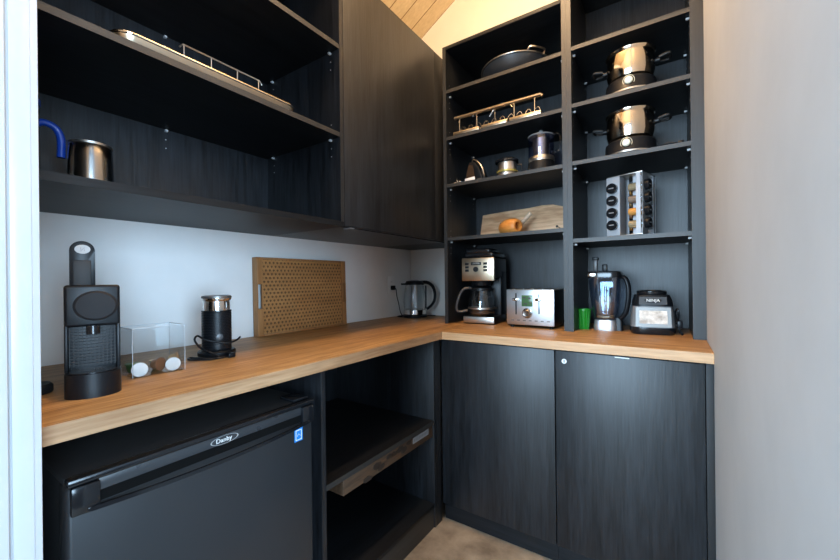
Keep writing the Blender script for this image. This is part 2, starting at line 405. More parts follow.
M['dull'] = pm('dull_paper', (.26, .26, .27), .6)
lb = MB().box(.6395, .6408, -.90, -.775, .448, .474).build('paper_label', 'dull', dro)
b = MB()
for i in range(9): b.box(.6405, .6412, -.893 + i * .0125, -.885 + i * .0125, .456, .467)
b.build('print', 'grey', lb)

# ------------------------------------------------------------------ wall cabinets
def holes(b, x, ys, z0, z1, axis_n):
    pass
t = thing('wall_shelf_unit', 'black open wall unit with three shelf levels above the capsule machine', 'shelves', (0, 0, ZU))
T = .020
z = lambda a: a - ZU
o = MB().box(.001, UD - .0015, -2.054, -1.142, 0, T).build('bottom_panel', 'black_wood_y_shaded', t)
MB().box(UD - .0015, UD, -2.054, -1.142, 0, T).build('edge_band', 'black_wood_y_shaded', o)
MB().box(.001, UD, -2.054, -1.142, ZTOP - ZU - T, ZTOP - ZU, .0006).build('top_panel', 'black_wood_y_shaded', t)
MB().box(.001, .010, -2.0535, -1.1425, T + .0005, ZTOP - ZU - T - .0005).build('back_panel', 'black_wood', t)
o = MB().box(.0105, UD - .0015, -1.1605, -1.1425, T + .0005, ZTOP - ZU - T - .0005).build('side_panel', 'black_wood', t)
MB().box(UD - .0015, UD, -1.1605, -1.1425, T + .0005, ZTOP - ZU - T - .0005).build('edge_band', 'edge_z', o)
MB().box(.0105, UD, -2.054, -2.036, T + .0005, ZTOP - ZU - T - .0005, .0006).build('side_panel', 'black_wood', t)
SH = (1.7285, 2.0785)
for s_ in SH:
    o = MB().box(.0105, UD - .0035, -2.0355, -1.161, z(s_), z(s_) + .018).build('shelf', 'black_wood_y_shaded', t)
    MB().box(UD - .0035, UD - .002, -2.0355, -1.161, z(s_), z(s_) + .018).build('edge_band', 'edge', o)
def pinset(t, wallx, ys_z, side):  # pins on an x = const wall; side=+1 pin points to +x
    for (y, zz) in ys_z:
        MB().cyl((wallx, y, zz), .0045, .009 * side, 'x', 10).box(min(wallx, wallx + .011 * side), max(wallx, wallx + .011 * side), y - .004, y + .004, zz - .004, zz + .0035).build('shelf_pin', 'pin', t)
def pinsety(t, wally, xs_z, side):
    for (x, zz) in xs_z:
        MB().cyl((x, wally, zz), .0045, .009 * side, 'y', 10).box(x - .004, x + .004, min(wally, wally + .011 * side), max(wally, wally + .011 * side), zz - .004, zz + .0035).build('shelf_pin', 'pin', t)
for s_ in SH:
    pinsety(t, -1.1607, [(UD - .05, z(s_) - .006), (.06, z(s_) - .006)], -1)
b = MB()
for s_ in SH:
    for k in (-2, -1, 1, 2):
        for x in (UD - .05, .06):
            hole(t, (x, -1.1610, z(s_) - .006 - k * .032), 'y', 'pin')
pinset(t, .0105, [(-1.585, z(SH[0]) - .006), (-1.585, z(SH[1]) - .006)], 1)
for s_ in SH:
    for k in (1, 2): hole(t, (.0105, -1.585, z(s_) - .006 - k * .032), 'x', 'pin')

t = thing('wall_cabinet', 'black wall cabinet with a tall plain door above the woven tray', 'cabinet', (0, 0, ZU))
b = MB().box(.001, UD - .02, -1.141, -1.123, 0, ZTOP - ZU).box(.001, UD - .02, -.36, -.342, 0, ZTOP - ZU).box(.001, UD - .02, -1.123, -.36, 0, .018).box(.001, UD - .02, -1.123, -.36, ZTOP - ZU - .018, ZTOP - ZU).box(.001, .012, -1.123, -.36, .018, ZTOP - ZU - .018)
b.build('carcass', 'black_wood', t)
MB().box(UD - .0195, UD, -1.1395, -.4420, .004, ZTOP - ZU, .0012).build('door', 'black_wood', t)
MB().box(UD - .0195, UD - .001, -.4400, -.343, .004, ZTOP - ZU, .0010).build('filler', 'edge_z', t)
MB().box(.001, UD - .02, -.3415, -.001, 0, .018).build('end_panel', 'black_wood_y_shaded', t)
MB().box(UD - .04, UD - .0, -1.11, -1.085, -.003, -.0001).build('door_bumper', 'grey', t)

# ------------------------------------------------------------------ shelving tower on the worktop
S_L = (2.2117 - .009, 1.9474 - .009, 1.6838 - .009, 1.3849 - .009)
S_R = (2.2178 - .009, 1.9537 - .009, 1.6879 - .009, 1.3307 - .009)
ST = .018
ZT = 2.466
def tower(x0, x1, label, levels, ztop, pl, pr):
    t = thing('shelving_unit', label, 'shelves', (x0, 0, H + .0003))
    w = x1 - x0; zz = lambda a: a - H - .0003
    hgt = zz(ztop)
    for a_, c_ in ((0, pl), (w - pr, w)):
        o = MB().box(a_, c_, TD + .0015, -.001, 0, hgt).build('side_panel', 'black_wood', t)
        MB().box(a_, c_, TD, TD + .0015, 0, hgt).build('edge_band', 'edge_z', o)
    MB().box(pl + .0003, w - pr - .0003, -.010, -.001, 0, hgt - .02).build('back_panel', 'black_wood', t)
    MB().box(pl + .0003, w - pr - .0003, TD, -.001, hgt - .018, hgt, .0005).build('top_panel', 'black_wood_x_shaded', t)
    for s_ in levels:
        o = MB().box(pl + .0004, w - pr - .0004, TD + .0025, -.0105, zz(s_), zz(s_) + ST).build('shelf', 'black_wood_x_shaded', t)
        MB().box(pl + .0004, w - pr - .0004, TD + .001, TD + .0025, zz(s_), zz(s_) + ST).build('edge_band', 'edge_x', o)
        for yy in (TD + .04, -.05):
            pinset(t, pl + .0002, [(yy, zz(s_) - .006)], 1); pinset(t, w - pr - .0002, [(yy, zz(s_) - .006)], -1)
            for k in (-2, -1, 1, 2):
                hole(t, (pl + .0001, yy, zz(s_) - .006 - k * .032), 'x', 'pin')
                hole(t, (w - pr - .0007, yy, zz(s_) - .006 - k * .032), 'x', 'pin')
    return t
XL0, XM, XR1 = .512, 1.1755, WR - .0005
tower(XL0, XM, 'left bay of the tall black shelving holding the coffee maker and toaster', S_L, ZT, .020, .0205)
tower(XM + .0005, XR1, 'right bay of the tall black shelving holding two steel pots', S_R, 2.62, .021, .043)

# ------------------------------------------------------------------ mini fridge
FX = .662
t = thing('mini_fridge', 'black mini fridge under the left worktop with curved handle', 'fridge', (0, -1.7365, 0))
y0, y1 = -.278, .278
MB().box(.06, FX - .052, y0 + .004, y1 - .004, .012, .786, .004).build('body', 'mblack', t)
MB().box(.05, FX - .016, y0, y1, .7865, .800, .003).build('top_plate', 'mblack', t)
MB().box(FX - .05, FX, y0, y1, .045, .7860, .008, 3).build('door', 'fridge', t)
MB().box(FX - .0155, FX + .010, y0, y1, .7885, .802, .004).build('door_cap', 'gblack', t)
MB().box(FX + .0002, FX + .004, y0 + .045, y1 - .045, .765, .7875, .001).build('handle_recess', 'fridge_band', t)
MB().box(FX + .0002, FX + .002, y0 + .045, y1 - .045, .744, .7645).build('handle_gap_shade', 'gap_shade', t)  # black strip paints in the shadow between recess band and handle lip
n = 24; hp = MB(); outer = []; inner = []
for i in range(n + 1):
    u = i / n; yy = y0 + .008 + (y1 - y0 - .016) * u; bow = .030 * math.sin(PI * u) ** .8 if 0 < u < 1 else 0
    outer.append((FX + .009 + bow, yy)); inner.append((FX + .0025 + bow, yy))
hp.prism(outer + inner[::-1], .736, .744, 'z', .0012)
hp.box(FX + .0005, FX + .014, y0 + .004, y0 + .046, .736, .7875, .003); hp.box(FX + .0005, FX + .014, y1 - .046, y1 - .004, .736, .7875, .003)
hp.build('handle', 'gblack', t)
for yy in (y0 + .05, y1 - .05):
    MB().cyl((.12, yy, 0), .015, .0125).cyl((FX - .09, yy, 0), .015, .0125).build('foot', 'mblack', t)
MB().box(FX - .075, FX - .01, y1 - .06, y1 - .006, .8025, .810, .003).build('hinge_cover', 'gblack', t)
# logo oval and energy label
b = MB(); b.T = face_mx((FX + .0042, +.008, .7752), (0, 1, 0), (0, 0, 1)) @ Matrix.Diagonal((1, .30, 1, 1)); b.lathe([(.0315, 0), (.034, 0), (.034, .0006), (.0315, .0006)], 48, close=True); b.build('logo_ring', 'badge', t)
text_obj('Danby', .0150, 'logo_lettering', 'white', t, face_mx((FX + .0046, +.006, .7752), (0, 1, 0), (0, 0, 1)))
el = MB().box(FX + .0001, FX + .0008, .212, .241, .690, .729).build('energy_label', 'elabel', t)
b = MB().box(FX + .0008, FX + .0012, .2160, .2370, .6935, .6955).box(FX + .0008, FX + .0012, .2160, .2180, .6955, .721).box(FX + .0008, FX + .0012, .2350, .2370, .6955, .721).box(FX + .0008, FX + .0012, .2160, .2370, .721, .7235)
b.tube([(FX + .001, .2210, .705), (FX + .001, .2265, .712), (FX + .001, .2320, .705)], .0007, 6).build('label_print', 'white', el)

# ------------------------------------------------------------------ capsule coffee machine
t = thing('capsule_coffee_machine', 'slim black capsule coffee machine with raised lever beside clear box', 'coffee machine', (.465, -1.922, H), R(-14))
w = .0485
MB().box(-.20, 0, -w, w, .002, .241, .010, 3).build('body', 'bplastic', t)
b = MB().box(-.002, .012, -w, w, .150, .244, .006, 3); b.box(-.002, .010, -w, -w + .007, .05, .155, .002); b.box(-.002, .010, w - .007, w, .05, .155, .002); b.build('front_frame', 'bplastic', t)
b = MB(); b.T = Matrix.Translation((.0125, .005, .197)) @ Matrix.Rotation(PI / 2, 4, 'Y') @ Matrix.Diagonal((.86, 1, 1, 1)); b.lathe([(0, 0), (.037, 0), (.039, .002), (.039, .008), (.034, .013), (0, .0145)], 48); b.build('round_cover', 'cover_grey', t)
b = MB()
for i in range(12): b.box(0, .005, -w + .008 + i * .0071, -w + .0098 + i * .0071, .06, .149)
for i in range(12): b.box(0, .0045, -w + .007, w - .007, .064 + i * .0072, .0655 + i * .0072)
b.build('grille', 'mblack', t)
hl = [(-.012, -w), (.03, -w)] + [(.03 + .042 * math.sin(a), -w * math.cos(a)) for a in [i * PI / 24 for i in range(1, 24)]] + [(.03, w), (-.012, w)]
MB().prism(hl, .0, .052, 'z', .0025).build('drip_tray', 'bplastic', t)
hg = [(p[0] * .93 + .001, p[1] * .9) for p in hl]
MB().prism(hg, .0525, .0545, 'z').build('drip_grid', 'gblack', t)
MB().cyl((.03, .0, .135), .012, .018).build('spout', 'gblack', t)
lv = [(-.039, .226), (.005, .226), (.005, .322)] + [(-.017 + .022 * math.cos(a), .322 + .022 * math.sin(a)) for a in [i * PI / 14 for i in range(1, 14)]] + [(-.039, .322)]
le = MB().prism(lv, -.022, .002, 'x', .002).build('lever', 'bplastic', t)
MB().box(.0015, .004, -.033, -.002, .238, .300, .002).build('lever_inset', 'mblack', le)
b = MB(); b.T = Matrix.Translation((.0022, -.0165, .325)) @ Matrix.Rotation(PI / 2, 4, 'Y') @ Matrix.Diagonal((.75, 1, 1, 1)); b.lathe([(0, 0), (.0135, 0), (.0135, .0012), (0, .0012)], 28); bdg = b.build('badge', 'badge', le)
b = MB(); b.T = Matrix.Translation((.0036, -.0165, .325)) @ Matrix.Rotation(PI / 2, 4, 'Y'); b.tube([(-.004, -.003, 0), (.004, -.003, 0), (-.004, .003, 0), (.004, .003, 0)], .0006, 6); b.build('emblem', 'grey', bdg)

b = MB(); b.lathe([(0, 0), (.034, 0), (.036, .003), (.036, .016), (.032, .021), (0, .021)], 36)
o = b.build('round_stand', 'mblack'); o.location = (.375, -2.0075, H)
tag(o, 'low round black stand at the worktop end, half behind the jamb', 'stand')

# ------------------------------------------------------------------ clear box of coffee capsules
bx = thing('acrylic_box', 'clear open acrylic box holding coffee capsules', 'box', (.375, -1.771, H))
W2, D2, HH = .062, .048, .128
b = MB()
b.box(-D2, D2, -W2, W2, 0, .003); b.box(D2 - .003, D2, -W2, W2, .003, HH); b.box(-D2, -D2 + .003, -W2, W2, .003, HH)
b.box(-D2 + .003, D2 - .003, -W2, -W2 + .003, .003, HH); b.box(-D2 + .003, D2 - .003, W2 - .003, W2, .003, HH)
b.build('walls', 'acrylic', bx)
b = MB(); zz = HH + .0008
b.tube([(-D2, -W2, zz), (D2, -W2, zz), (D2, W2, zz), (-D2, W2, zz)], .0010, 6, True)
for sx_, sy_ in ((1, 1), (1, -1), (-1, 1)): b.tube([(D2 * sx_, W2 * sy_, .001), (D2 * sx_, W2 * sy_, HH)], .0006, 6)
b.build('rim_highlight', 'acr_highlight' if 'acr_highlight' in M else 'acrylic', bx)  # thin pale lines stand in for highlights on rim and corners
def capsule(mat, lid, label, loc, rot):
    c = thing('coffee_capsule', label, 'capsule', loc, rot=rot, group='coffee capsules in the clear box')
    MB().lathe([(0, 0), (.010, 0), (.0125, .003), (.0165, .021), (.0185, .022), (.0185, .0235), (0, .0235)], 28).build('cup', mat, c)
    MB().lathe([(0, .0237), (.0182, .0237), (.0178, .0243), (0, .0250)], 28).build('foil_lid', lid, c)
zb = H + .0032
cap = [
 ('dcap', 'foil', 'coffee capsule with white lid facing out, at the left in clear box', (.394, -1.810, zb + .0186), (0, R(92), R(-14))),
 ('dcap', 'foil', 'coffee capsule with white lid facing out, at the right in clear box', (.393, -1.731, zb + .0186), (0, R(92), R(-14))),
 ('brown', 'brown', 'brown coffee capsule lying between the two white lids', (.374, -1.770, zb + .0186), (0, R(88), R(30))),
 ('gcap', 'gold', 'green coffee capsule standing at the back middle of the clear box', (.352, -1.752, zb + .001), (0, 0, 0)),
 ('gcap', 'gcap', 'green coffee capsule at the back left of the clear box', (.350, -1.808, zb + .001), (0, 0, 0)),
 ('gold', 'gold', 'gold coffee capsule leaning beside the right white lid', (.345, -1.718, zb + .0186), (0, R(80), R(60))),
]
for c in cap: capsule(*c)

# ------------------------------------------------------------------ milk frother
t = thing('milk_frother', 'black ribbed milk frother with steel collar and coiled cord', 'frother', (.285, -1.547, H))
MB().lathe([(0, 0), (.056, 0), (.058, .004), (.058, .014), (.054, .019), (0, .019)], 48).build('base', 'bplastic', t)
pr = [(0, .0195), (.044, .0195)]
for i in range(24):
    zz = .022 + i * .0052; pr += [(.0455, zz), (.0455, zz + .0032), (.0440, zz + .0036), (.0440, zz + .0049)]
pr += [(.0455, .148), (.0455, .152), (0, .152)]
MB().lathe(pr, 48).build('jug', 'bplastic', t)
MB().lathe([(0, .1522), (.0405, .1522), (.0410, .165), (.0400, .184), (.0435, .186), (.0450, .190), (.0450, .1935), (0, .1935)], 48).build('collar', 'chrome', t)
MB().lathe([(0, .1937), (.0455, .1937), (.0460, .196), (.0450, .201), (.036, .203), (0, .203)], 48).build('lid', 'gunmetal', t)
b = MB(); b.T = Matrix.Rotation(R(-18), 4, 'Z') @ Matrix.Translation((.0455, 0, .066)) @ Matrix.Rotation(PI / 2, 4, 'Y'); b.lathe([(0, 0), (.011, 0), (.011, .002), (.008, .003), (0, .003)], 24); b.build('button', 'handle_grey', t)
c = [(.052, .052, .058), (.064, .030, .050), (.068, 0, .046), (.058, -.03, .052), (.040, -.058, .062), (.020, -.072, .075), (.01, -.076, .06), (.03, -.066, .035), (.055, -.05, .0225), (.068, -.03, .0045), (.078, -.058, .0045), (.05, -.09, .0045), (.02, -.10, .0045), (.0, -.085, .0045), (.03, -.072, .0045), (.075, -.045, .005), (.082, -.02, .0045), (.075, .0, .0045)]
MB().tube(c, .0032, 8, smooth=6).build('cord', 'bplastic', t)
MB().box(.072, .096, -.012, .012, .0005, .016, .004).build('plug', 'bplastic', t)

# ------------------------------------------------------------------ woven tray leaning on the wall
t = thing('woven_tray', 'wooden tray with woven cane panel leaning on the wall', 'tray', (.034, -.966, H), rot=(0, R(-1.2), 0))
hw, hh, fwid = .274, .358, .030
def slot_side(y0_, y1_, nm):
    b = MB(); b.box(0, .010, y0_, y1_, 0, .125, .002); b.box(0, .010, y0_, y1_, .235, hh, .002); ym = (y0_ + y1_) / 2
    b.box(0, .010, y0_, ym - .009, .124, .236, .001); b.box(0, .010, ym + .009, y1_, .124, .236, .001)
    s = 1 if y0_ < 0 else -1
    ye = y0_ if y0_ < 0 else y1_
    b.box(-.026, 0, min(ye, ye + s * .008), max(ye, ye + s * .008), 0, hh, .002)
    return b.build(nm, 'frame_wood', t)
b = MB()
slot_side(-hw, -hw + fwid, 'handle_side'); slot_side(hw - fwid, hw, 'handle_side')
b.box(-.022, .010, -hw + fwid, hw - fwid, 0, .010, .002).build('rail', 'frame_wood', t)
MB().box(-.022, .010, -hw + fwid, hw - fwid, hh - .010, hh, .002).build('rail', 'frame_wood', t)
pan = MB().box(-.006, -.001, -hw + fwid, hw - fwid, .010, hh - .010).build('panel', 'caneback', t)
b = MB(); Y0, Y1, Z0, Z1 = -hw + fwid, hw - fwid, .010, hh - .010
def clipseg(p, d_):
    ts = []
    lo_, hi_ = -9, 9
    for (pp, dd, a, c_) in ((p[0], d_[0], Y0, Y1), (p[1], d_[1], Z0, Z1)):
        if abs(dd) < 1e-9: continue
        t0, t1 = sorted(((a - pp) / dd, (c_ - pp) / dd)); lo_ = max(lo_, t0); hi_ = min(hi_, t1)
    return (lo_, hi_) if hi_ > lo_ else None
sp = .0175
for ang, xo in ((60, 0.0), (-60, .0012), (0, .0024)):
    dx, dz_ = math.cos(R(ang)), math.sin(R(ang)); nx, nz = -dz_, dx
    for k in range(-40, 41):
        kk_ = k + (.5 if ang == 0 else 0); p = (nx * kk_ * sp, .176 + nz * kk_ * sp)
        if ang == 0 and not (Z0 < p[1] < Z1): continue
        cs = clipseg(p, (dx, dz_))
        if not cs: continue
        a = Vector((p[0] + dx * cs[0], p[1] + dz_ * cs[0])); c_ = Vector((p[0] + dx * cs[1], p[1] + dz_ * cs[1])); nn = Vector((nx, nz)) * .0034
        if (c_ - a).length < .02: continue
        b.prism([tuple(a + nn), tuple(c_ + nn), tuple(c_ - nn), tuple(a - nn)], -.0008 + xo, .0010 + xo, 'x')
b.build('cane_weave', 'cane', t)

# ------------------------------------------------------------------ socket and kettle
t = thing('wall_socket', 'white wall socket beside the glass kettle', 'socket', (0, -.235, 1.125))
MB().box(.0005, .006, -.037, .037, -.060, .060, .003).build('face_plate', 'white', t)
MB().box(.006, .008, -.017, .017, -.045, .045, .001).build('outlet', 'white', t)
b = MB()
for zz in (.022,): b.box(.0078, .0084, -.007, -.005, zz - .005, zz + .005).box(.0078, .0084, .005, .007, zz - .005, zz + .005)
b.build('slot', 'grey', t)
KX, KY = .147, -.163
t = thing('glass_kettle', 'glass electric kettle with black lid and handle in the corner', 'kettle', (KX, KY, H), R(34))
MB().lathe([(0, 0), (.080, 0), (.083, .004), (.083, .014), (.076, .018), (0, .018)], 48).build('base', 'bplastic', t)
MB().lathe([(0, .0185), (.072, .0185), (.075, .022), (.074, .050), (.070, .0520), (0, .052)], 48).build('steel_band', 'chrome', t)
MB().lathe([(.070, .0522), (.075, .075), (.0755, .11), (.071, .16), (.062, .205), (.060, .215), (.058, .215), (.060, .205), (.069, .16), (.0735, .11), (.073, .075), (.068, .0522)], 48).build('glass_body', 'glass', t)
MB().lathe([(0, .246), (.02, .246), (.055, .240), (.064, .226), (.064, .2155), (0, .2155)], 48).build('lid', 'bplastic', t)
b = MB(); b.prism([(-.092, .0), (-.05, .028), (-.05, -.028)], .215, .226, 'z', .002); b.build('spout', 'bplastic', t)
MB().tube([(.040, 0, .232), (.085, 0, .230), (.120, 0, .205), (.136, 0, .16), (.132, 0, .11), (.110, 0, .075), (.080, 0, .052)], [.016, .012], 12, smooth=6, flat=.75).build('handle', 'bplastic', t)
MB().box(.070, .080, -.009, .009, .055, .21, .002).build('handle_strut', 'bplastic', t)
MB().tube([(-.05, .02, .006), (-.085, -.01, .004), (-.115, .01, .004), (-.105, .045, .004), (-.07, .06, .004), (-.03, .075, .004), (.03, .085, .004), (.09, .062, .004), (.14, .04, .004)], .0035, 8, smooth=6).build('power_cable', 'bplastic', t)
iv = Matrix.Translation((KX, KY, H)) @ Matrix.Rotation(R(34), 4, 'Z'); iv = iv.inverted()
pw = [(.0125 + .02, -.235, 1.108), (.045, -.233, 1.095), (.055, -.238, 1.05), (.060, -.225, 1.0), (.052, -.20, .95), (.045, -.17, .92), (.058, -.155, .914)]
MB().tube([iv @ Vector(p) for p in pw], .003, 8, smooth=6).build('cord', 'bplastic', t)
b = MB(); b.T = iv; b.box(.0088, .034, -.248, -.222, 1.092, 1.122, .004); b.build('plug', 'bplastic', t)

# ------------------------------------------------------------------ coffee maker
t = thing('coffee_maker', 'steel and black drip coffee maker with glass jug', 'coffee maker', (.692, -.335, H), R(3))
w = .092
b = MB(); b.box(-w, w, .004, .20, 0, .045, .008).box(-w, w, .115, .215, .04, .30, .01).box(-w, w, .01, .215, .255, .365, .010); b.build('housing', 'bplastic', t)
MB().box(-w + .002, w - .002, -.004, .006, .006, .042, .004).build('base_plate', 'steel', t)
fp = MB().box(-w - .003, w + .003, -.008, .010, .238, .366, .005).build('control_panel', 'warmsteel', t)
b = MB(); b.box(-w + .004, w - .004, .006, .208, .3655, .400, .016, 4); b.box(-w + .016, w - .022, .0, .14, .388, .418, .013, 4); b.build('lid', 'gblack', t)
b = MB().box(-.038, .022, -.010, -.0078, .325, .342, .001)
for zz in (.290, .308, .326):
    for xx in (-.062, .045): b.box(xx - .011, xx + .011, -.010, -.0078, zz, zz + .013, .001)
b.build('button', 'bplastic', fp)
b = MB(); b.cyl((-.008, -.0079, .302), .014, -.010, 'y', 28, 0); b.build('dial', 'bplastic', fp)
b = MB().box(-.032, .014, -.0108, -.0102, .331, .333).box(-.025, .010, -.0108, -.0102, .336, .338); b.build('display_print', 'steel', fp)
MB().lathe([(0, .236), (.055, .236), (.048, .212), (.03, .205), (0, .205)], 32, (0, .056, 0)).build('filter_basket', 'bplastic', t)
MB().lathe([(0, .046), (.066, .046), (.074, .056), (.078, .09), (.074, .13), (.062, .17), (.057, .190), (.055, .190), (.060, .17), (.072, .13), (.076, .09), (.072, .057), (0, .0485)], 48, (0, .056, 0)).build('glass_jug', 'glass', t)
MB().lathe([(0, .0490), (.070, .0575), (.0735, .070), (0, .070)], 32, (0, .056, 0)).build('coffee', 'dbrown', t)
MB().lathe([(.0575, .184), (.061, .184), (.060, .198), (.040, .203), (0, .2035), (0, .1995), (.0575, .196)], 32, (0, .056, 0)).build('jug_collar', 'bplastic', t)
MB().lathe([(.0755, .083), (.0795, .083), (.0795, .092), (.0755, .092)], 48, (0, .056, 0), close=True).build('jug_band', 'steel', t)
MB().tube([(-.055, .03, .198), (-.085, .012, .196), (-.106, .0, .17), (-.122, -.01, .12), (-.126, -.01, .078), (-.108, .0, .066), (-.074, .02, .074)], [.012, .011], 12, smooth=6, flat=.7).build('jug_handle', 'handle_grey', t)

# ------------------------------------------------------------------ toaster
t = thing('toaster', 'wide steel toaster with two levers and a green display', 'toaster', (.983, -.355, H), R(-1))
w = .1195
b = MB(); b.box(-w, w, .0, .23, .010, .190, .006, 3); b.build('body', 'toast_side' if 'toast_side' in M else 'bplastic', t)
fp = MB().box(-w - .001, w + .001, -.006, .003, .014, .193, .003).build('front_panel', 'steelblue' if 'steelblue' in M else 'chrome', t)
b = MB()
tp = MB().box(-w + .002, w - .002, .008, .222, .1895, .194, .002).build('top_plate', 'steel', t)
for k in range(4): b.box(-.092 + k * .05, -.062 + k * .05, .03, .19, .1938, .1946)
b.build('slot', 'mblack', tp)
b = MB()
for k in range(4): b.box(-.096 + k * .05, -.090 + k * .05, .025, .195, .194, .197, .001)
b.build('slot_rim', 'chrome', tp)
b = MB().box(-.073, -.066, -.0070, -.0058, .066, .174).box(.044, .051, -.0068, -.0058, .072, .172); b.build('lever_track', 'mblack', fp)
for xx in (-.0695, .0475): MB().box(xx - .014, xx + .014, -.026, -.006, .136, .151, .003).build('lever', 'chrome', fp)
MB().box(-.040, .016, -.0075, -.0055, .108, .164, .001).build('display', 'lcd', fp)
b = MB(); b.box(-.034, -.018, -.0080, -.0074, .148, .156); b.box(-.008, .008, -.0080, -.0074, .145, .153); b.box(-.030, -.010, -.0080, -.0074, .118, .124); b.box(.0, .010, -.0080, -.0074, .124, .132); b.build('display_symbols', 'dcap', fp)
b = MB(); b.T = Matrix.Translation((-.011, -.006, .074)) @ Matrix.Rotation(PI / 2, 4, 'X'); b.lathe([(0, 0), (.026, 0), (.026, .004), (.020, .006), (.019, .016), (.016, .018), (0, .016)], 36); b.build('dial', 'darkchrome', fp)
b = MB()
for k in range(7): b.box(-.095 + k * .030, -.080 + k * .030, -.0068, -.0058, .034, .040)
b.build('button_row', 'grey', fp)
for sx_ in (-1, 1):
    for yy in (.02, .21): MB().cyl((sx_ * (w - .02), yy, 0), .009, .0102).build('foot', 'bplastic', t)

# ------------------------------------------------------------------ green ribbed cup
b = MB(); n = 56; t2 = bmesh.new(); rings = []
for zz, r_ in ((0, .021), (.03, .0235), (.06, .026), (.095, .029)):
    rings.append([t2.verts.new(((r_ + (.0018 if i % 4 < 2 else -.0012)) * math.cos(2 * PI * i / n), (r_ + (.0018 if i % 4 < 2 else -.0012)) * math.sin(2 * PI * i / n), zz)) for i in range(n)])
for zz, r_ in ((.095, .025), (.006, .018)):
    rings.append([t2.verts.new((r_ * math.cos(2 * PI * i / n), r_ * math.sin(2 * PI * i / n), zz)) for i in range(n)])
for A, B in zip(rings, rings[1:]):
    for i in range(n): t2.faces.new((A[i], A[(i + 1) % n], B[(i + 1) % n], B[i]))
t2.faces.new(rings[0]); t2.faces.new(rings[-1]); b.join(t2)
t = thing('ribbed_cup', 'small green ribbed plastic cup beside the blender jug', 'cup', (1.218, -.262, H))
b.build('cup', 'green', t)
b = MB().lathe([(.0255, .0905), (.0325, .0905), (.0325, .0985), (.0255, .0985)], 40, close=True); b.build('rim', 'green', t)

# ------------------------------------------------------------------ blender jug
t = thing('blender_jug', 'clear blender jug with black lid and side handle', 'blender jug', (1.311, -.235, H), R(-2))
b = MB()
def sqring(hw_, z_, rr=.35, n=40):
    out = []
    for i in range(n):
        a = 2 * PI * i / n; c_, s_ = math.cos(a), math.sin(a); k = 1 / (abs(c_) ** 4 + abs(s_) ** 4) ** .25
        out.append((hw_ * c_ * k, hw_ * s_ * k, z_))
    return out
def loft(b, rings_, cap=True):
    t_ = bmesh.new(); V = [[t_.verts.new(p) for p in r_] for r_ in rings_]; n_ = len(V[0])
    for A, B in zip(V, V[1:]):
        for i in range(n_): t_.faces.new((A[i], A[(i + 1) % n_], B[(i + 1) % n_], B[i]))
    if cap: t_.faces.new(V[0]); t_.faces.new(V[-1])
    return b.join(t_)
loft(MB(), [sqring(.049, 0), sqring(.050, .02), sqring(.046, .048), sqring(.040, .050)]).build('jug_base', 'palesteel', t)
loft(MB(), [sqring(.042, .0505), sqring(.050, .062), sqring(.060, .12), sqring(.069, .22), sqring(.071, .248), sqring(.068, .248), sqring(.066, .22), sqring(.057, .12), sqring(.047, .063), sqring(.035, .056)]).build('jug_body', 'smoke', t)
loft(MB(), [sqring(.036, .0575), sqring(.036, .066), sqring(.020, .070)]).build('blade_seat', 'gold', t)
bl = MB(); bl.cyl((0, 0, .0702), .006, .14, 'z', 16)
for k, zz in enumerate((.09, .14, .19)):
    for s_ in (1, -1):
        T0 = bl.T; bl.T = Matrix.Rotation(R(40 + 55 * k + (180 if s_ < 0 else 0)), 4, 'Z') @ Matrix.Translation((0, 0, zz)) @ Matrix.Rotation(R(14), 4, 'Y'); bl.box(0, .034, -.007, .004, -.0008, .0008); bl.T = T0
bl.build('blade', 'chrome', t)
lid = loft(MB(), [sqring(.072, .2485), sqring(.073, .262), sqring(.070, .276), sqring(.062, .279)]).build('lid', 'gblack', t)
MB().box(-.044, -.024, -.058, -.038, .279, .338, .005).build('pour_spout_cap', 'handle_grey', t)
MB().box(-.047, -.021, -.061, -.035, .330, .346, .004).build('spout_top', 'bplastic', t)
MB().box(-.010, .012, -.030, -.008, .279, .312, .004).build('lid_lock', 'bplastic', t)
MB().tube([(.060, -.012, .252), (.086, -.020, .245), (.100, -.024, .20), (.098, -.024, .14), (.086, -.020, .085), (.062, -.014, .055)], [.012, .013], 12, smooth=6, flat=.8).build('handle', 'bplastic', t)
MB().box(-.068, -.030, -.076, -.0735, .253, .270, .001).build('lid_latch', 'chrome', t)
loft(MB(), [[(p[0] + .054, p[1], p[2]) for p in sqring(.022, 0)], [(p[0] + .054, p[1], p[2]) for p in sqring(.016, .06)]]).build('heel', 'bplastic', t)

# ------------------------------------------------------------------ blender motor base
t = thing('blender_motor_base', 'squat black and silver blender motor base near the right wall', 'blender', (1.507, -.33, H), R(6))
loft(MB(), [[(p[0], p[1] + .085, p[2]) for p in sqring(h_, z_)] for h_, z_ in ((.083, 0), (.087, .010), (.086, .030))]).build('foot_rim', 'gblack', t)
loft(MB(), [[(p[0], p[1] + .085, p[2]) for p in sqring(h_, z_)] for h_, z_ in ((.084, .0305), (.080, .08), (.076, .122))]).build('lower_shell', 'grey', t)
loft(MB(), [[(p[0], p[1] + .085, p[2]) for p in sqring(h_, z_)] for h_, z_ in ((.0775, .1225), (.0775, .128), (.074, .150), (.066, .170))]).build('upper_shell', 'bplastic', t)
MB().lathe([(0, .1705), (.056, .1705), (.058, .176), (.058, .186), (.052, .190), (.044, .190), (.040, .180), (0, .180)], 48, (0, .085, 0)).build('jug_collar', 'gblack', t)
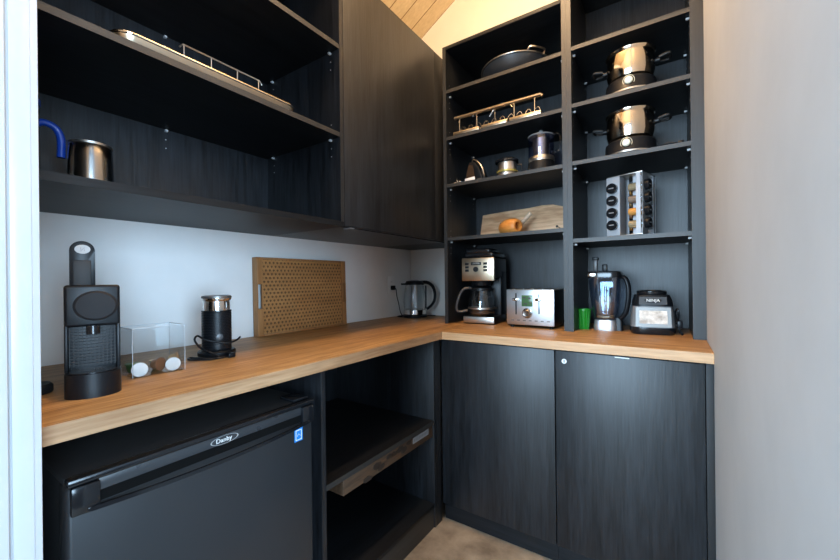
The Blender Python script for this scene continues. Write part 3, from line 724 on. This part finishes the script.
def slab(b, z0_, z1_, x0_, x1_, yo, th, hw0, hw1, zA, zB):
    f = lambda z_: .085 - (hw0 + (hw1 - hw0) * (z_ - zA) / (zB - zA)) - yo
    tt = bmesh.new(); P_ = []
    for th_ in (0, th):
        for (x_, z_) in ((x0_, z0_), (x1_, z0_), (x1_ * .97, z1_), (x0_ * .97, z1_)): P_.append(tt.verts.new((x_, f(z_) - th_, z_)))
    for q in ((0, 1, 2, 3), (7, 6, 5, 4), (0, 4, 5, 1), (1, 5, 6, 2), (2, 6, 7, 3), (3, 7, 4, 0)): tt.faces.new([P_[i] for i in q])
    return b.join(tt)
slab(MB(), .034, .118, -.066, .066, .0, .0025, .084, .076, .0305, .122).build('front_plate', 'gunmetal', t)
slab(MB(), .048, .104, -.052, .052, .0027, .0012, .084, .076, .0305, .122).build('control_window', 'panel_reflection', t)
slab(MB(), .130, .163, -.052, .052, -.002, .0025, .0775, .068, .128, .170).build('logo_plate', 'fridge_band', t)
text_obj('NINJA', .0175, 'logo_lettering', 'white', t, face_mx((0, .0060, .1475), (1, 0, 0), (0, .2, 1)), sx_=1.05)
MB().tube([(.080, .12, .03), (.096, .09, .05), (.098, .06, .085), (.094, .06, .11), (.088, .08, .09), (.092, .05, .05), (.098, .04, .02), (.105, .03, .0045), (.112, .06, .0045), (.105, .10, .0045)], .0035, 8, smooth=6).build('cord', 'bplastic', t)
MB().box(.089, .108, .028, .046, .03, .062, .004).build('plug', 'bplastic', t)

# ------------------------------------------------------------------ things on the tower shelves
zs = [s_ + ST for s_ in S_L]; zr = [s_ + ST for s_ in S_R]
# wide pan
t = thing('wide_pan', 'wide shallow grey pan with loop handle on the top shelf', 'pan', (.870, -.200, zs[0]))
MB().lathe([(0, 0), (.085, 0), (.13, .018), (.165, .048), (.182, .080), (.186, .082), (.186, .085), (.180, .085), (.162, .052), (.127, .022), (.083, .004), (0, .004)], 64).build('bowl', 'pan', t)
MB().tube([(.187 * math.cos(a), .187 * math.sin(a), .0845) for a in [i * 2 * PI / 64 for i in range(64)]], .0035, 8, True).build('rolled_rim', 'steel', t)
for a0 in (-38, 142):
    b = MB(); pts = []
    for (r_, da) in ((.186, -15), (.200, -13), (.206, -7), (.208, 0), (.206, 7), (.200, 13), (.186, 15)):
        rr = min(r_, .206); a = R(a0 + da); x_ = rr * math.cos(a); y_ = rr * math.sin(a)
        pts.append((x_, max(min(y_, .188), -.188), .083 + (.014 if abs(da) < 14 else 0)))
    b.tube(pts, .0045, 8, smooth=5); b.build('loop_handle', 'steel', t)

# folded wire rack
t = thing('wire_rack', 'folded steel wire rack with pale slats on second shelf from top', 'rack', (.808, -.335, zs[1]), R(0))
L2 = .240
MB().tube([(-L2, -.02, .0), (-L2, -.02, .108), (L2, -.02, .108), (L2 + .01, -.02, .098), (L2 + .01, -.02, .0)][1:4], .0095, 10).build('top_rail', 'warmsteel', t)
MB().tube([(-L2, .14, .076), (L2, .14, .076)], .005, 10).build('back_rail', 'steel', t)
b = MB()
for k in range(5):
    xx = -L2 + .03 + k * .105; b.tube([(xx, -.02, .105), (xx, -.02, .006), (xx, .14, .006), (xx, .14, .076)], .0025, 6)
for k in range(10):
    xx = -L2 + .02 + k * .046
    b.tube([(xx, .0, .010), (xx + .012, .0, .05), (xx + .03, .0, .058), (xx + .04, .0, .035), (xx + .046, .0, .010)], .002, 6, smooth=4)
    b.tube([(xx, .10, .010), (xx + .012, .10, .05), (xx + .03, .10, .058), (xx + .04, .10, .035), (xx + .046, .10, .010)], .002, 6, smooth=4)
b.build('wires', 'chrome', t)
for x0_, x1_ in ((-L2, -.085), (-.07, .07), (.085, L2 + .005)): MB().box(x0_, x1_, -.040, -.008, .006, .024, .002).build('slat', 'warmsteel', t)
MB().tube([(-.06, .05, .10), (-.02, .05, .145), (.03, .05, .150), (.07, .05, .12)], .003, 8, smooth=6).build('carry_handle', 'steel', t)
b = MB()
for k in range(5):
    for yy in (-.02, .14): b.cyl((-L2 + .03 + k * .105, yy, 0), .004, .0075, 'z', 10)
b.build('foot', 'mblack', t)

# small tools at the left of the third shelf
t = thing('tongs_bundle', 'small crumpled silver tongs at the far left of third shelf', 'tongs', (.560, -.345, zs[2]))
b = MB(); b.tube([(-.018, .0, .004), (.0, .01, .02), (.015, -.005, .030), (.022, -.01, .012), (.026, .01, .004)], .004, 8, smooth=5); b.tube([(-.012, .02, .004), (.004, .0, .012), (.020, .02, .022), (.03, .015, .006)], .0035, 8, smooth=5)
b.build('arms', 'chrome', t)
t = thing('hand_mixer', 'black hand appliance with white label on third shelf', 'appliance', (.684, -.325, zs[2]), R(-12))
b = MB(); b.prism([(-.055, 0), (.055, 0), (.060, .02), (.035, .075), (.010, .108), (-.028, .112), (-.050, .05)], -.03, .03, 'y', .006); b.build('body', 'bplastic', t)
MB().prism([(-.045, .012), (.015, .012), (.0, .09), (-.028, .098), (-.045, .05)], -.032, -.0305, 'y').build('bronze_plate', 'bronze' if 'bronze' in M else 'brown', t)
MB().box(-.052, .014, -.038, -.032, .004, .024, .001).build('white_label', 'white', t)
MB().tube([(-.024, -.005, .112), (-.010, -.015, .125), (.025, -.02, .105), (.055, -.02, .062), (.062, -.015, .022)], .0042, 10, smooth=5).build('grip', 'steel', t)
MB().tube([(.052, -.02, .05), (.065, -.03, .03), (.075, -.03, .01), (.068, -.03, .004), (.040, -.045, .004)], .004, 8, smooth=5).build('cord', 'mblack', t)
# steel cup
t = thing('steel_canister', 'small steel canister with black lid and gold band on third shelf', 'canister', (.842, -.275, zs[2]))
t.scale = (1.08, 1.08, 1.2)
MB().lathe([(0, 0), (.048, 0), (.050, .003), (.050, .026), (.047, .030), (.047, .072), (.0455, .074), (0, .074)], 40).build('can', 'steel', t)
MB().lathe([(.0472, .030), (.0515, .030), (.0515, .038), (.0472, .038)], 40, close=True).build('gold_band', 'amber', t)
MB().lathe([(0, .0742), (.056, .0742), (.058, .077), (.058, .084), (.050, .089), (0, .090)], 40).build('lid', 'gblack', t)
MB().tube([(.047, 0, .06), (.072, 0, .056), (.070, 0, .028), (.049, 0, .022)], .004, 8, smooth=5).build('ear_handle', 'bplastic', t)
# coffee press
t = thing('coffee_press', 'blue glass coffee press with steel band beside the centre post', 'coffee press', (1.022, -.265, zs[2]))
MB().lathe([(0, 0), (.066, 0), (.069, .004), (.066, .05), (.063, .062), (0, .062)], 48).build('base', 'bplastic', t)
MB().lathe([(0, .0622), (.0635, .0622), (.0640, .066), (.0640, .082), (.062, .086), (0, .086)], 48).build('steel_band', 'steel', t)
MB().lathe([(.0625, .0865), (.0640, .092), (.0645, .19), (.0615, .19), (.0610, .092)], 48).build('glass_body', 'blueglass', t)
MB().lathe([(0, .0868), (.040, .0868), (.040, .182), (0, .182)], 40).build('inner_cylinder', 'steel', t)
MB().lathe([(0, .1905), (.0655, .1905), (.0655, .197), (.050, .203), (.016, .206), (.010, .214), (.012, .222), (.008, .228), (0, .229)], 40).build('lid', 'grey', t)
MB().tube([(.062, -.02, .185), (.092, -.03, .185), (.104, -.033, .155), (.100, -.032, .11), (.090, -.029, .098), (.062, -.02, .096)], .0055, 10, smooth=6).build('handle', 'smoke', t)
# board
t = thing('wooden_board', 'long pale live-edge wooden board propped at the back of the shelf', 'board', (.845, -.072, zs[3] + .0016), rot=(R(-10), 0, 0))
top = [(.244, .160), (.18, .180), (.12, .184), (.05, .176), (-.02, .173), (-.10, .171), (-.18, .166), (-.248, .162)]
MB().prism([(-.258, 0), (.246, 0)] + top, -.009, .009, 'y', .0015).build('board', 'board', t)
b = MB().cyl((.205, -.0092, .05), .007, -.0015, 'y', 16); b.tube([(.205, -.011, .05), (.222, -.014, .038), (.236, -.014, .018)], .0018, 6, smooth=4); b.build('hanging_loop', 'dbrown', t)
MB().cyl((-.125, -.0091, .098), .006, -.0005, 'y', 12).build('knot', 'dbrown', t)
# turned wooden pot with stick
t = thing('wooden_pot', 'round orange wooden pot lying on its side before the board', 'pot', (.845, -.235, zs[3] + .0480), rot=(R(90), 0, R(62)))
t.scale = (1.24, 1.24, 1.24)
MB().lathe([(0, -.062), (.012, -.062), (.028, -.050), (.0375, -.02), (.0385, .0), (.036, .025), (.029, .042), (.024, .046), (.018, .046), (.018, .02), (0, .015)], 40).build('bowl', 'orange', t)
MB().lathe([(0, .0155), (.0165, .0155), (.0165, .017), (0, .017)], 30).build('inside', 'dbrown', t)
t = thing('wooden_stick', 'pale wooden stick leaning behind the orange pot', 'stick', (.812, -.170, zs[3]), rot=(0, R(46), 0))
MB().tube([(0, 0, .006), (0, 0, .07), (0, 0, .172)], [.0085, .012], 12).build('shaft', 'palewood', t)
t.location.z += .006

# electric pots
def pot(loc, label, rz=0):
    t = thing('electric_pot', label, 'pot', loc, rz, 'steel electric pots on black bases')
    MB().lathe([(0, 0), (.095, 0), (.100, .006), (.100, .020), (.096, .028), (.094, .058), (.086, .066), (0, .066)], 56).build('heating_base', 'bplastic', t)
    MB().lathe([(.1002, .004), (.1015, .004), (.1015, .010), (.1002, .010)], 56, close=True).build('base_trim', 'steel', t)
    MB().lathe([(0, .0665), (.070, .0665), (.084, .076), (.090, .098), (.091, .135), (.088, .172), (.093, .178), (.094, .184), (.089, .184), (.084, .174), (.087, .135), (.086, .10), (.068, .072), (0, .070)], 64).build('pot_body', 'potsteel', t)
    b = MB().lathe([(0, .180), (.086, .180), (.0875, .1845), (.07, .190), (0, .194)], 56); b.build('lid', 'potsteel', t)
    for s_ in (-1, 1):
        h_ = MB(); h_.cyl((s_ * .088, 0, .135), .011, s_ * .018, 'x', 20); h_.build('handle_bracket', 'bplastic', t)
        h_ = MB(); h_.tube([(s_ * .104, -.02, .137), (s_ * .138, -.024, .141), (s_ * .140, .024, .141), (s_ * .104, .02, .137)], .0055, 8, smooth=5); h_.build('side_handle', 'mblack', t)
    b = MB(); b.T = Matrix.Translation((0, -.0955, .040)) @ Matrix.Rotation(PI / 2, 4, 'X'); b.lathe([(0, 0), (.015, 0), (.015, .007), (.011, .010), (0, .010)], 28)
    b.build('dial', 'dial', t)
    b = MB(); b.T = Matrix.Translation((0, -.0965, .040)) @ Matrix.Rotation(PI / 2, 4, 'X')
    b.tube([(.021 * math.cos(a), .021 * math.sin(a), .0018 if abs(math.cos(a)) < .8 else -.001) for a in [R(-30 + 20 * i) for i in range(13)]], .0011, 6)
    b.build('dial_scale', 'dial', t)
    return t
p1 = pot((1.428, -.279, zr[1]), 'steel electric pot on the upper shelf of the right bay')
p1.scale = (1.06, 1.06, 1.06)
p2 = copy_tree(p1); p2.location = (1.424, -.279, zr[2]); p2.rotation_euler = (0, 0, R(-4))
p2['label'] = 'steel electric pot with black cord on the shelf above the spice rack'
t = thing('power_cord', 'black coiled power cord to the right of the lower steel pot', 'cord', (1.575, -.235, zr[2]))
MB().tube([(-.045, -.03, .03), (-.02, -.04, .038), (.01, -.045, .036), (.035, -.045, .022), (.045, -.04, .0045), (.03, -.01, .0045), (.0, -.0, .0045), (-.02, -.02, .0045), (-.01, -.05, .0045), (.04, -.06, .0045)], .0045, 8, smooth=6).build('cable', 'bplastic', t)
MB().box(.026, .048, -.055, -.038, .018, .040, .004).build('plug', 'bplastic', t)
t = thing('pan_lid', 'dark glass pan lid lying left of the upper steel pot', 'lid', (1.250, -.285, zr[1]))
MB().lathe([(0, .034), (.022, .033), (.042, .026), (.052, .010), (.053, .0), (.051, .0), (.050, .009), (.040, .024), (.021, .031), (0, .032)], 44).build('dome', 'gblack', t)
MB().lathe([(.0505, 0), (.0545, 0), (.0545, .004), (.0505, .004)], 44, close=True).build('rim', 'steel', t)
MB().lathe([(0, .0342), (.010, .0342), (.014, .044), (.010, .048), (0, .048)], 24).build('knob', 'bplastic', t)

# ------------------------------------------------------------------ spice rack
SX, SY, SR = 1.421, -.232, R(-17)
t = thing('spice_rack', 'square steel spice rack with four stacked rows of jars', 'rack', (SX, SY, zr[3]), SR)
MB().cyl((0, 0, 0), .055, .008, 'z', 40).build('turntable', 'gblack', t)
b = MB().box(-.076, .076, -.076, .076, .0085, .012, .001); b.build('bottom_plate', 'steel', t)
MB().box(-.076, .076, -.076, .076, .280, .284, .001).build('top_plate', 'steel', t)
PZ = [.058 + .0560 * i for i in range(4)]
def plate(k):
    b = MB(); b.T = Matrix.Rotation(k * PI / 2, 4, 'Z')
    # steel sheet with cut-outs built as strips around the jar openings
    x0_, x1_, yp = -.076, -.018, -.076
    b.box(x0_, x0_ + .012, yp, yp + .0015, .012, .280); b.box(x1_ - .012, x1_, yp, yp + .0015, .012, .280)
    zlast = .012
    for zc in PZ: b.box(x0_ + .012, x1_ - .012, yp, yp + .0015, zlast, zc - .018); zlast = zc + .018
    b.box(x0_ + .012, x1_ - .012, yp, yp + .0015, zlast, .280)
    b.box(x1_ - .0015, x1_, yp + .0015, yp + .060, .012, .280)
    b.box(.050, .0685, yp, yp + .0015, .012, .280) if k in (0, 1) else None
    b.build('face_plate', 'palesteel' if 'palesteel' in M else 'chrome', t)
for k in range(4): plate(k)
rackM = Matrix.Translation((SX, SY, zr[3])) @ Matrix.Rotation(SR, 4, 'Z')
def jar_proto():
    j = thing('spice_jar', 'jar', 'jar', (0, 0, 0), group='spice jars in the square rack')
    MB().lathe([(0, -.070), (.0175, -.070), (.0185, -.066), (.0185, -.012), (.0165, -.008), (.0165, -.004), (0, -.004)], 24).build('glass_body', 'glass', j)
    MB().lathe([(0, -.0025), (.0225, -.0025), (.0235, -.002), (.0235, .014), (.021, .0175), (.015, .0175), (.014, .0160), (0, .0160)], 32).build('cap', 'gblack', j)
    MB().lathe([(0, -.0685), (.0165, -.0685), (.0165, -.020), (0, -.020)], 20).build('spice', M['spice'][0], j)
    MB().box(-.011, .011, -.0025, .0025, .0161, .0167).build('cap_label', 'grey', j)
    return j
proto = jar_proto()
rows = ['bottom', 'second from bottom', 'third from bottom', 'top']
first = True
for k in range(3):
    for r_ in range(4):
        kk = (0, 1, 3)[k]
        j = proto if first else copy_tree(proto); first = False
        sp = [c for c in kids(j) if c.name.startswith('spice')][0]
        if j is not proto or True:
            me = sp.data.copy(); me.materials.clear(); me.materials.append(M['spice'][(r_ * 2 + kk * 3 + (r_ == 0)) % 5]); sp.data = me
        mx = rackM @ Matrix.Rotation(kk * PI / 2, 4, 'Z') @ Matrix.Translation((-.047, -.0810, PZ[r_])) @ Matrix.Rotation(PI / 2, 4, 'X')
        j.matrix_world = mx
        side = {0: 'left front face', 1: 'right face', 3: 'hidden left side'}[kk]
        j['label'] = f'black-capped spice jar in the {rows[r_]} row on the rack\'s {side}'

# ------------------------------------------------------------------ things on the left wall unit
zb_ = ZU + T; zm = SH[0] + .018
t = thing('steel_tumbler', 'polished steel tumbler on the bottom of the open wall unit', 'tumbler', (.235, -1.862, zb_))
MB().lathe([(0, 0), (.048, 0), (.051, .003), (.051, .02), (.048, .105), (.0465, .138), (.044, .142), (.042, .138), (.044, .10), (.046, .01), (0, .006)], 48).build('cup', 'darkchrome', t)
MB().lathe([(.043, .1415), (.0475, .1415), (.0475, .147), (.043, .147)], 48, close=True).build('rim', 'steel', t)
t = thing('blue_handled_jug', 'jug with thick blue handle, mostly hidden behind the jamb', 'jug', (.20, -1.998, zb_))
MB().lathe([(0, 0), (.043, 0), (.044, .004), (.040, .18), (.043, .225), (.040, .225), (.037, .18), (.041, .006), (0, .006)], 40).build('jug_body', 'glass', t)
MB().tube([(.0, .036, .182), (.0, .050, .190), (.0, .072, .182), (.0, .083, .155), (.0, .083, .105)], [.0085, .0095], 12, smooth=7).build('handle', 'blue', t)
MB().lathe([(0, .2255), (.0435, .2255), (.0435, .24), (0, .245)], 40).build('lid', 'blue', t)

t = thing('serving_tray', 'long narrow steel tray with wire gallery on the middle shelf', 'tray', (.360, -1.612, zm))
L3, W3 = .262, .112
def rr_path(hx, hy, r_, zz, n=8):
    P_ = []
    for cx_, cy_, a0 in ((hx - r_, hy - r_, 0), (-hx + r_, hy - r_, 90), (-hx + r_, -hy + r_, 180), (hx - r_, -hy + r_, 270)):
        for i in range(n + 1): a = R(a0 + 90 * i / n); P_.append((cx_ + r_ * math.cos(a), cy_ + r_ * math.sin(a), zz))
    return P_
b = MB(); loft(b, [rr_path(W3 - .012, L3 - .012, .03, 0), rr_path(W3 - .004, L3 - .004, .036, .010), rr_path(W3, L3, .04, .026), rr_path(W3 - .003, L3 - .003, .037, .026), rr_path(W3 - .008, L3 - .008, .033, .011), rr_path(W3 - .016, L3 - .016, .027, .003)]); b.build('dish', 'warmsteel', t)  # golden tint paints in wood and light reflected under the rim
MB().tube(rr_path(W3, L3, .04, .027), .0035, 8, True).build('rolled_rim', 'chrome', t)
b = MB(); xg = -.062
b.tube([(xg, -.048, .150), (xg, -.038, .163), (xg, .225, .163), (xg, .235, .150)], .0028, 8)
for yy in (-.035, .05, .14, .222): b.tube([(xg, yy, .004), (xg, yy, .162)], .0022, 8)
b.build('wire_gallery', 'steel', t)
